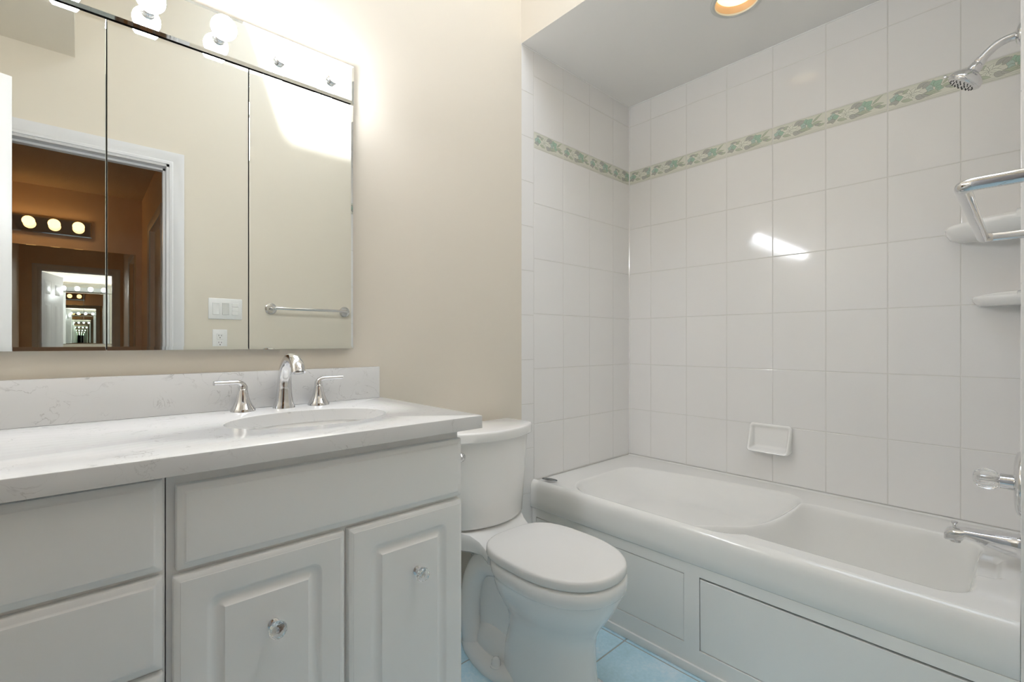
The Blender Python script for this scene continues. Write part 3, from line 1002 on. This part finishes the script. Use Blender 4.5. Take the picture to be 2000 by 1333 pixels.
def apron():
    # face with two rectangular openings, built as strips
    yy = [TY0, P2[0], P2[1], P1[0], P1[1], TY1]
    def strip(y0, y1, z0, z1):
        box(bm, XA, XA + .012, y0, y1, z0, z1)
    strip(yy[0], yy[1], .031, .362); strip(yy[2], yy[3], .031, .362); strip(yy[4], yy[5], .031, .362)
    strip(P2[0], P2[1], .031, P2[2]); strip(P2[0], P2[1], P2[3], .362)
    strip(P1[0], P1[1], .031, P1[2]); strip(P1[0], P1[1], P1[3], .362)
    box(bm, XA - .008, XA + .012, TY0, TY1, .001, .031, .002)
    box(bm, XA + .030, XA + .034, TY0, TY1, .031, .362)
apron()
obj('apron', bm, M['tub'], tb)
for k, (y0, y1, z0, z1) in enumerate((P1, P2)):
    bm = NB()
    g = .0016
    rings = []
    top = .0075 if k else .0035
    for ins, dx in ((0, .016), (0, .002), (.0012, .0008)):
        rings.append([(XA + dx + (.0030 if k else .002) , y0 + g + ins, z0 + g + ins), (XA + dx + (.0030 if k else .002), y1 - g - ins, z0 + g + ins),
                      (XA + dx + .0005, y1 - g - ins, z1 - top - ins), (XA + dx + .0005, y0 + g + ins, z1 - top - ins)])
    loft(bm, rings, True, True)
    obj('access_panel', bm, M['tub'], tb)
bm = NB()
N = 36
bc = Vector((1.557, 1.4395, ZR))
dirv = Vector((.3, -1, 0)).normalized(); nrm = Vector((-dirv.y, dirv.x, 0))
rings = []
for s, z in ((1.0, -.001), (1.0, .0018), (.93, .003), (.86, .0026), (.84, .0020)):
    rings.append([bc + dirv * .038 * s * cos(2 * pi * i / N) + nrm * .0125 * s * sin(2 * pi * i / N) + Vector((0, 0, z)) for i in range(N)])
loft(bm, rings, True, True)
bd = obj('badge', bm, M['badge'], tb)
bd['label'] = 'dark oval metal badge'
bm = NB(); lathe(bm, (1.85, .19, ZR - .3605), (0, 0, 1), [(0, .030), (.003, .030), (.005, .026), (.005, .018), (.008, .016), (.009, .0)], 28)
obj('drain', bm, M['chrome'], tb)

# ------------------------------------------------------------------ tub spout, valve, shower head (on the plumbing wall)
XV = 1.905
ts = thing('tub_spout', (XV, YP, .535), 'chrome tub filler spout with diverter knob over the tub end', 'spout')
def spout_body():
    bm = NB()
    secs = []
    #  y, top z, bottom z, half width
    for y, zt, zb, hw in ((YP + .0005, .571, .507, .031), (YP + .006, .572, .506, .031), (YP + .010, .570, .508, .030), (.045, .566, .515, .0275), (.085, .562, .527, .0255),
                          (.118, .5595, .536, .0245), (.124, .559, .523, .0245), (.138, .557, .520, .024), (.152, .552, .518, .022), (.160, .545, .517, .018), (.1635, .536, .518, .012)):
        ring = []
        n = 24
        for i in range(n):
            a = 2 * pi * i / n
            c, s = cos(a), sin(a)
            ring.append((XV + hw * math.copysign(abs(c) ** .62, c), y, (zt + zb) / 2 + (zt - zb) / 2 * math.copysign(abs(s) ** .62, s)))
        secs.append(ring)
    loft(bm, secs)
    return bm
obj('body', spout_body(), M['chrome'], ts, 50)
bm = NB(); lathe(bm, (XV, .142, .5555), (0, 0, 1), [(-.003, .004), (.006, .0034), (.010, .0045), (.015, .0085), (.0165, .0088), (.0175, .007), (.0178, 0)], 20)
obj('diverter_knob', bm, M['chrome'], ts)
bm = NB(); lathe(bm, (XV, .140, .5205), (0, 0, -1), [(0, .0125), (.006, .0125), (.006, .0)], 20)
obj('outlet', bm, M['satin'], ts)

vl = thing('shower_valve', (XV, YP, .713), 'clear crystal shower valve knob on a round chrome plate', 'valve')
bm = NB(); lathe(bm, (XV, YP + .0005, .713), (0, 1, 0), [(0, .088), (.003, .088), (.008, .084), (.013, .070), (.015, .050), (.016, .024)], 48)
obj('escutcheon', bm, M['chrome'], vl, 50)
bm = NB(); lathe(bm, (XV, YP + .014, .713), (0, 1, 0), [(0, .0215), (.002, .0215), (.027, .0205), (.028, .0185)], 32)
obj('stem', bm, M['chrome'], vl)
bm = NB()
n = 40
rings = []
for h_, r_, fl in ((.0435, .011, 0), (.0455, .021, .05), (.052, .0265, .10), (.063, .0295, .12), (.076, .0295, .12), (.086, .0260, .10), (.0925, .0185, .06), (.0955, .0100, 0), (.0962, .003, 0)):
    rings.append([(XV + r_ * (1 - fl * (0.5 + .5 * cos(10 * 2 * pi * i / n))) * cos(2 * pi * i / n), YP + h_, .713 + r_ * (1 - fl * (0.5 + .5 * cos(10 * 2 * pi * i / n))) * sin(2 * pi * i / n)) for i in range(n)])
loft(bm, rings)
obj('knob', bm, M['crystal'], vl, 50)
bm = NB(); lathe(bm, (XV, YP + .0415, .713), (0, 1, 0), [(0, .008), (.010, .0075), (.016, .004), (.040, .003)], 16)
obj('spindle', bm, M['satin'], vl)

sh = thing('wall_shower', (XV, YP, 1.945), 'chrome shower head on a bent arm from the plumbing wall near the ceiling', 'shower')
bm = NB(); lathe(bm, (XV, YP + .0005, 1.945), (0, 1, 0), [(0, .030), (.002, .030), (.006, .027), (.011, .016), (.012, .012)], 32)
obj('flange', bm, M['chrome'], sh, 50)
bm = NB()
apath = catmull([(XV, YP + .002, 1.945), (XV, .030, 1.9455), (XV, .050, 1.9405), (XV, .068, 1.928), (XV, .086, 1.9085)], 8)
sweep(bm, apath, lambda t: (.0107, .0107), 20, Vector((1, 0, 0)))
obj('arm', bm, M['satin'], sh, 50)
ax = Vector((0, .60, -.80)).normalized()
hb = Vector((XV, .084, 1.9105))
bm = NB()
lathe(bm, hb, ax, [(-.002, .0125), (.010, .0132), (.012, .0120), (.014, .0150), (.026, .0165), (.032, .0165), (.036, .0225), (.042, .032), (.050, .0392), (.058, .0418), (.064, .0418), (.0655, .0405), (.0660, .038)], 44)
obj('head', bm, M['chrome'], sh, 50)
bm = NB()
lathe(bm, hb + ax * .0655, ax, [(0, .0385), (.003, .0375), (.006, .031), (.007, .018), (.0072, 0)], 40)
face = obj('spray_face', bm, M['satin'], sh, 50)
bm = NB()
a_, b_ = frame_for(ax)
for rr_, cnt in ((.010, 6), (.020, 12), (.029, 18)):
    for i in range(cnt):
        t = 2 * pi * i / cnt
        hgt = .0655 + (.0068 if rr_ < .015 else .0064 if rr_ < .025 else .0060)
        lathe(bm, hb + ax * hgt + (a_ * cos(t) + b_ * sin(t)) * rr_, ax, [(0, .0017), (.0022, .0014)], 8)
obj('nozzles', bm, M['black'], face)
bm = NB(); lathe(bm, hb + ax * .061 + Vector((0, .038, .028)), Vector((0, .8, .6)), [(0, .004), (.006, .0042), (.008, .003)], 12)
obj('spray_lever', bm, M['chrome'], sh)

# ------------------------------------------------------------------ ceramic soap dish and corner shelves
sd = thing('soap_dish', (XR, .765, .615), 'square white ceramic soap dish on the tile just above the tub rim', 'soap dish')
bm = NB()
y0, y1, z0, z1 = .680, .851, .617, .737
def dish_ring(ins, out_top, out_bot, r):
    pts = []
    for u, v in rrect(y0 + ins, y1 - ins, z0 + ins, z1 - ins, r, 6):
        t = (v - z0) / (z1 - z0)
        k = (1 - smooth01(t / .55))
        pts.append((XR - (out_top + (out_bot - out_top) * k), u, v - .004 * k))
    return pts
rings = [dish_ring(0, .0003, .0003, .014), dish_ring(-.001, .010, .030, .014), dish_ring(.001, .015, .054, .014), dish_ring(.004, .0172, .060, .013), dish_ring(.008, .0168, .060, .011), dish_ring(.012, .013, .054, .009), dish_ring(.016, .008, .020, .007), dish_ring(.022, .0066, .0085, .006)]
loft(bm, rings, True, True)
obj('body', bm, M['porc'], sd, 60)

def corner_shelf(name, z0, z1, R, lip, label):
    t = thing(name, (XR, YP, z0), label, 'shelf', 'ceramic corner shelves')
    bm = NB()
    n = 22
    def arc(r, z):
        o = [(XR - .0004, YP + .0004, z)]
        for i in range(n + 1):
            a = pi / 2 * i / n
            # squashed quarter round
            c, s = max(cos(a), 0) ** .8, max(sin(a), 0) ** .8
            o.append((XR - .0004 - r * s, YP + .0004 + r * c, z))
        return o
    loft(bm, [arc(R * .80, z0), arc(R * .93, z0 + lip * .3), arc(R * .99, z0 + lip * .75), arc(R, z0 + lip), arc(R * .985, z0 + lip + .005), arc(R * .95, z0 + lip + .006), arc(R * .90, z0 + lip * .85), arc(R * .5, z0 + lip * .7)])
    # upstands against the two tiled walls
    def up(f):
        rings = []
        for w, zt in ((.0004, 0), (.010, -.0015), (.012, -.006)):
            pts = []
            for i in range(13):
                q = i / 12
                pts.append(f(R * q, w, z0 + lip + (z1 - z0 - lip + zt) * (1 - .78 * q ** 2.5)))
            pts.append(f(R * 1.0, w, z0 + lip * .8)); pts.append(f(0, w, z0 + lip * .8))
            rings.append(pts)
        loft(bm, rings, True, True)
    up(lambda q, w, z: (XR - w, YP + .0004 + q, z))
    up(lambda q, w, z: (XR - .0004 - q, YP + w, z))
    obj('body', bm, M['porc'], t, 50)
corner_shelf('corner_shelf', 1.447, 1.533, .186, .040, 'larger white ceramic corner shelf high in the tub alcove, behind the chrome bar')
corner_shelf('corner_shelf', 1.222, 1.272, .118, .026, 'smaller white ceramic corner shelf, below the larger one')

# ------------------------------------------------------------------ towel bar on the doorway wall
tw = thing('towel_bar', (1.04, YF, 1.295), 'chrome towel bar with bent ends on the cream doorway wall, reflected in the mirror', 'towel bar')
YBAR = .0545
RB = .0083
bm = NB()
xa_, xb_ = .822, 1.262
zt_ = 1.2975
c_ = .014
pth = [Vector(p) for p in ((xa_, YF + .006, zt_),)]
for i in range(9):
    a = pi / 2 * i / 8
    pth.append(Vector((xa_ + c_ - c_ * cos(a), YBAR - c_ + c_ * sin(a), zt_)))
for i in range(9):
    a = pi / 2 * i / 8
    pth.append(Vector((xb_ - c_ + c_ * sin(a), YBAR - c_ + c_ * cos(a), zt_)))
pth.append(Vector((xb_, YF + .006, zt_)))
sweep(bm, pth, lambda t: (RB, RB), 24, Vector((0, 0, 1)))
obj('bar', bm, M['chrome'], tw, 60)
for x in (xa_, xb_):
    bm = NB(); lathe(bm, (x, YF + .0003, zt_), (0, 1, 0), [(0, .033), (.004, .033), (.007, .0315), (.009, .026), (.0095, .010)], 36)
    obj('rosette', bm, M['chrome'], tw, 40)

# ------------------------------------------------------------------ switches and outlet on the doorway wall (seen in the mirror)
def ffront(bm, x0, x1, z0, z1, prof, mi=0):
    rings = [[(u, YF + d, v) for u, v in rrect(x0 + i, x1 - i, z0 + i, z1 - i, r, 3)] for i, d, r in prof]
    loft(bm, rings, True, True, mi)
swx, swz = .592, 1.285
sw = thing('light_switch', (swx, YF, swz), 'white three-gang wall switch plate beside the door casing, in the middle mirror panel', 'switch')
bm = NB(); ffront(bm, swx - .081, swx + .081, swz - .057, swz + .057, [(0, .0003, .004), (0, .003, .004), (.003, .0055, .004)])
obj('plate', bm, M['plate'], sw)
for k, dx in enumerate((-.046, 0, .046)):
    bm = NB()
    if k == 0:      # split fan and light switch (mirror image: on the right)
        ffront(bm, swx - dx - .0165, swx - dx + .0165, swz + .012, swz + .033, [(0, .0056, .001), (.0015, .0085, .001)])
        ffront(bm, swx - dx - .0165, swx - dx + .0165, swz - .010, swz + .010, [(0, .0056, .001), (.0015, .0085, .001)])
        ffront(bm, swx - dx - .0165, swx - dx + .0165, swz - .033, swz - .012, [(0, .0056, .001), (.0015, .0085, .001)])
    else:
        ffront(bm, swx - dx - .0165, swx - dx + .0165, swz - .033, swz + .033, [(0, .0056, .001), (.0015, .009, .001), (.003, .008, .001)])
    obj('rocker', bm, M['plate'] if k != 1 else M['rocker_grey'], sw)
ox, oz = .565, 1.115
ot = thing('wall_outlet', (ox, YF, oz), 'white duplex wall outlet below the switch plate, in the middle mirror panel', 'outlet')
bm = NB(); ffront(bm, ox - .035, ox + .035, oz - .057, oz + .057, [(0, .0003, .004), (0, .003, .004), (.003, .0055, .004)])
obj('plate', bm, M['plate'], ot)
for dz in (-.019, .019):
    bm = NB()
    ffront(bm, ox - .0165, ox + .0165, oz + dz - .0165, oz + dz + .0165, [(0, .0056, .004), (.001, .0075, .004)])
    for dx, w_, h_ in ((-.0065, .0011, .0042), (.0065, .0011, .0035)):
        box(bm, ox + dx - w_, ox + dx + w_, YF + .0074, YF + .0078, oz + dz + .001, oz + dz + .001 + 2 * h_, mi=1)
    lathe(bm, (ox, YF + .0074, oz + dz - .007), (0, 1, 0), [(0, .0026), (.0004, .0026)], 12, 1)
    obj('receptacle', bm, [M['plate'], M['black']], ot)

# ------------------------------------------------------------------ recessed lamp over the tub
dl = thing('recessed_light', (LX, LY, ZS), 'round recessed ceiling lamp glowing amber over the bathtub', 'light')
bm = NB()
lathe(bm, (LX, LY, ZS - .0004), (0, 0, -1), [(0, .094), (.003, .0935), (.0055, .090), (.006, .083), (.004, .0775), (-.004, .0765)], 56, cap0=False, cap1=False)
obj('trim_ring', bm, M['ring'], dl, 50)
bm = NB()
lathe(bm, (LX, LY, ZS), (0, 0, 1), [(.002, .0765), (.035, .0735), (.070, .066)], 56, cap0=False, cap1=False)
obj('reflector', bm, M['baffle'], dl, 50)
bm = NB()
lathe(bm, (LX, LY, ZS + .048), (0, 0, -1), [(-.006, .064), (.018, .0715), (.022, .068), (.024, .040), (.025, 0)], 48)
obj('lamp', bm, M['canlamp'], dl, 50)
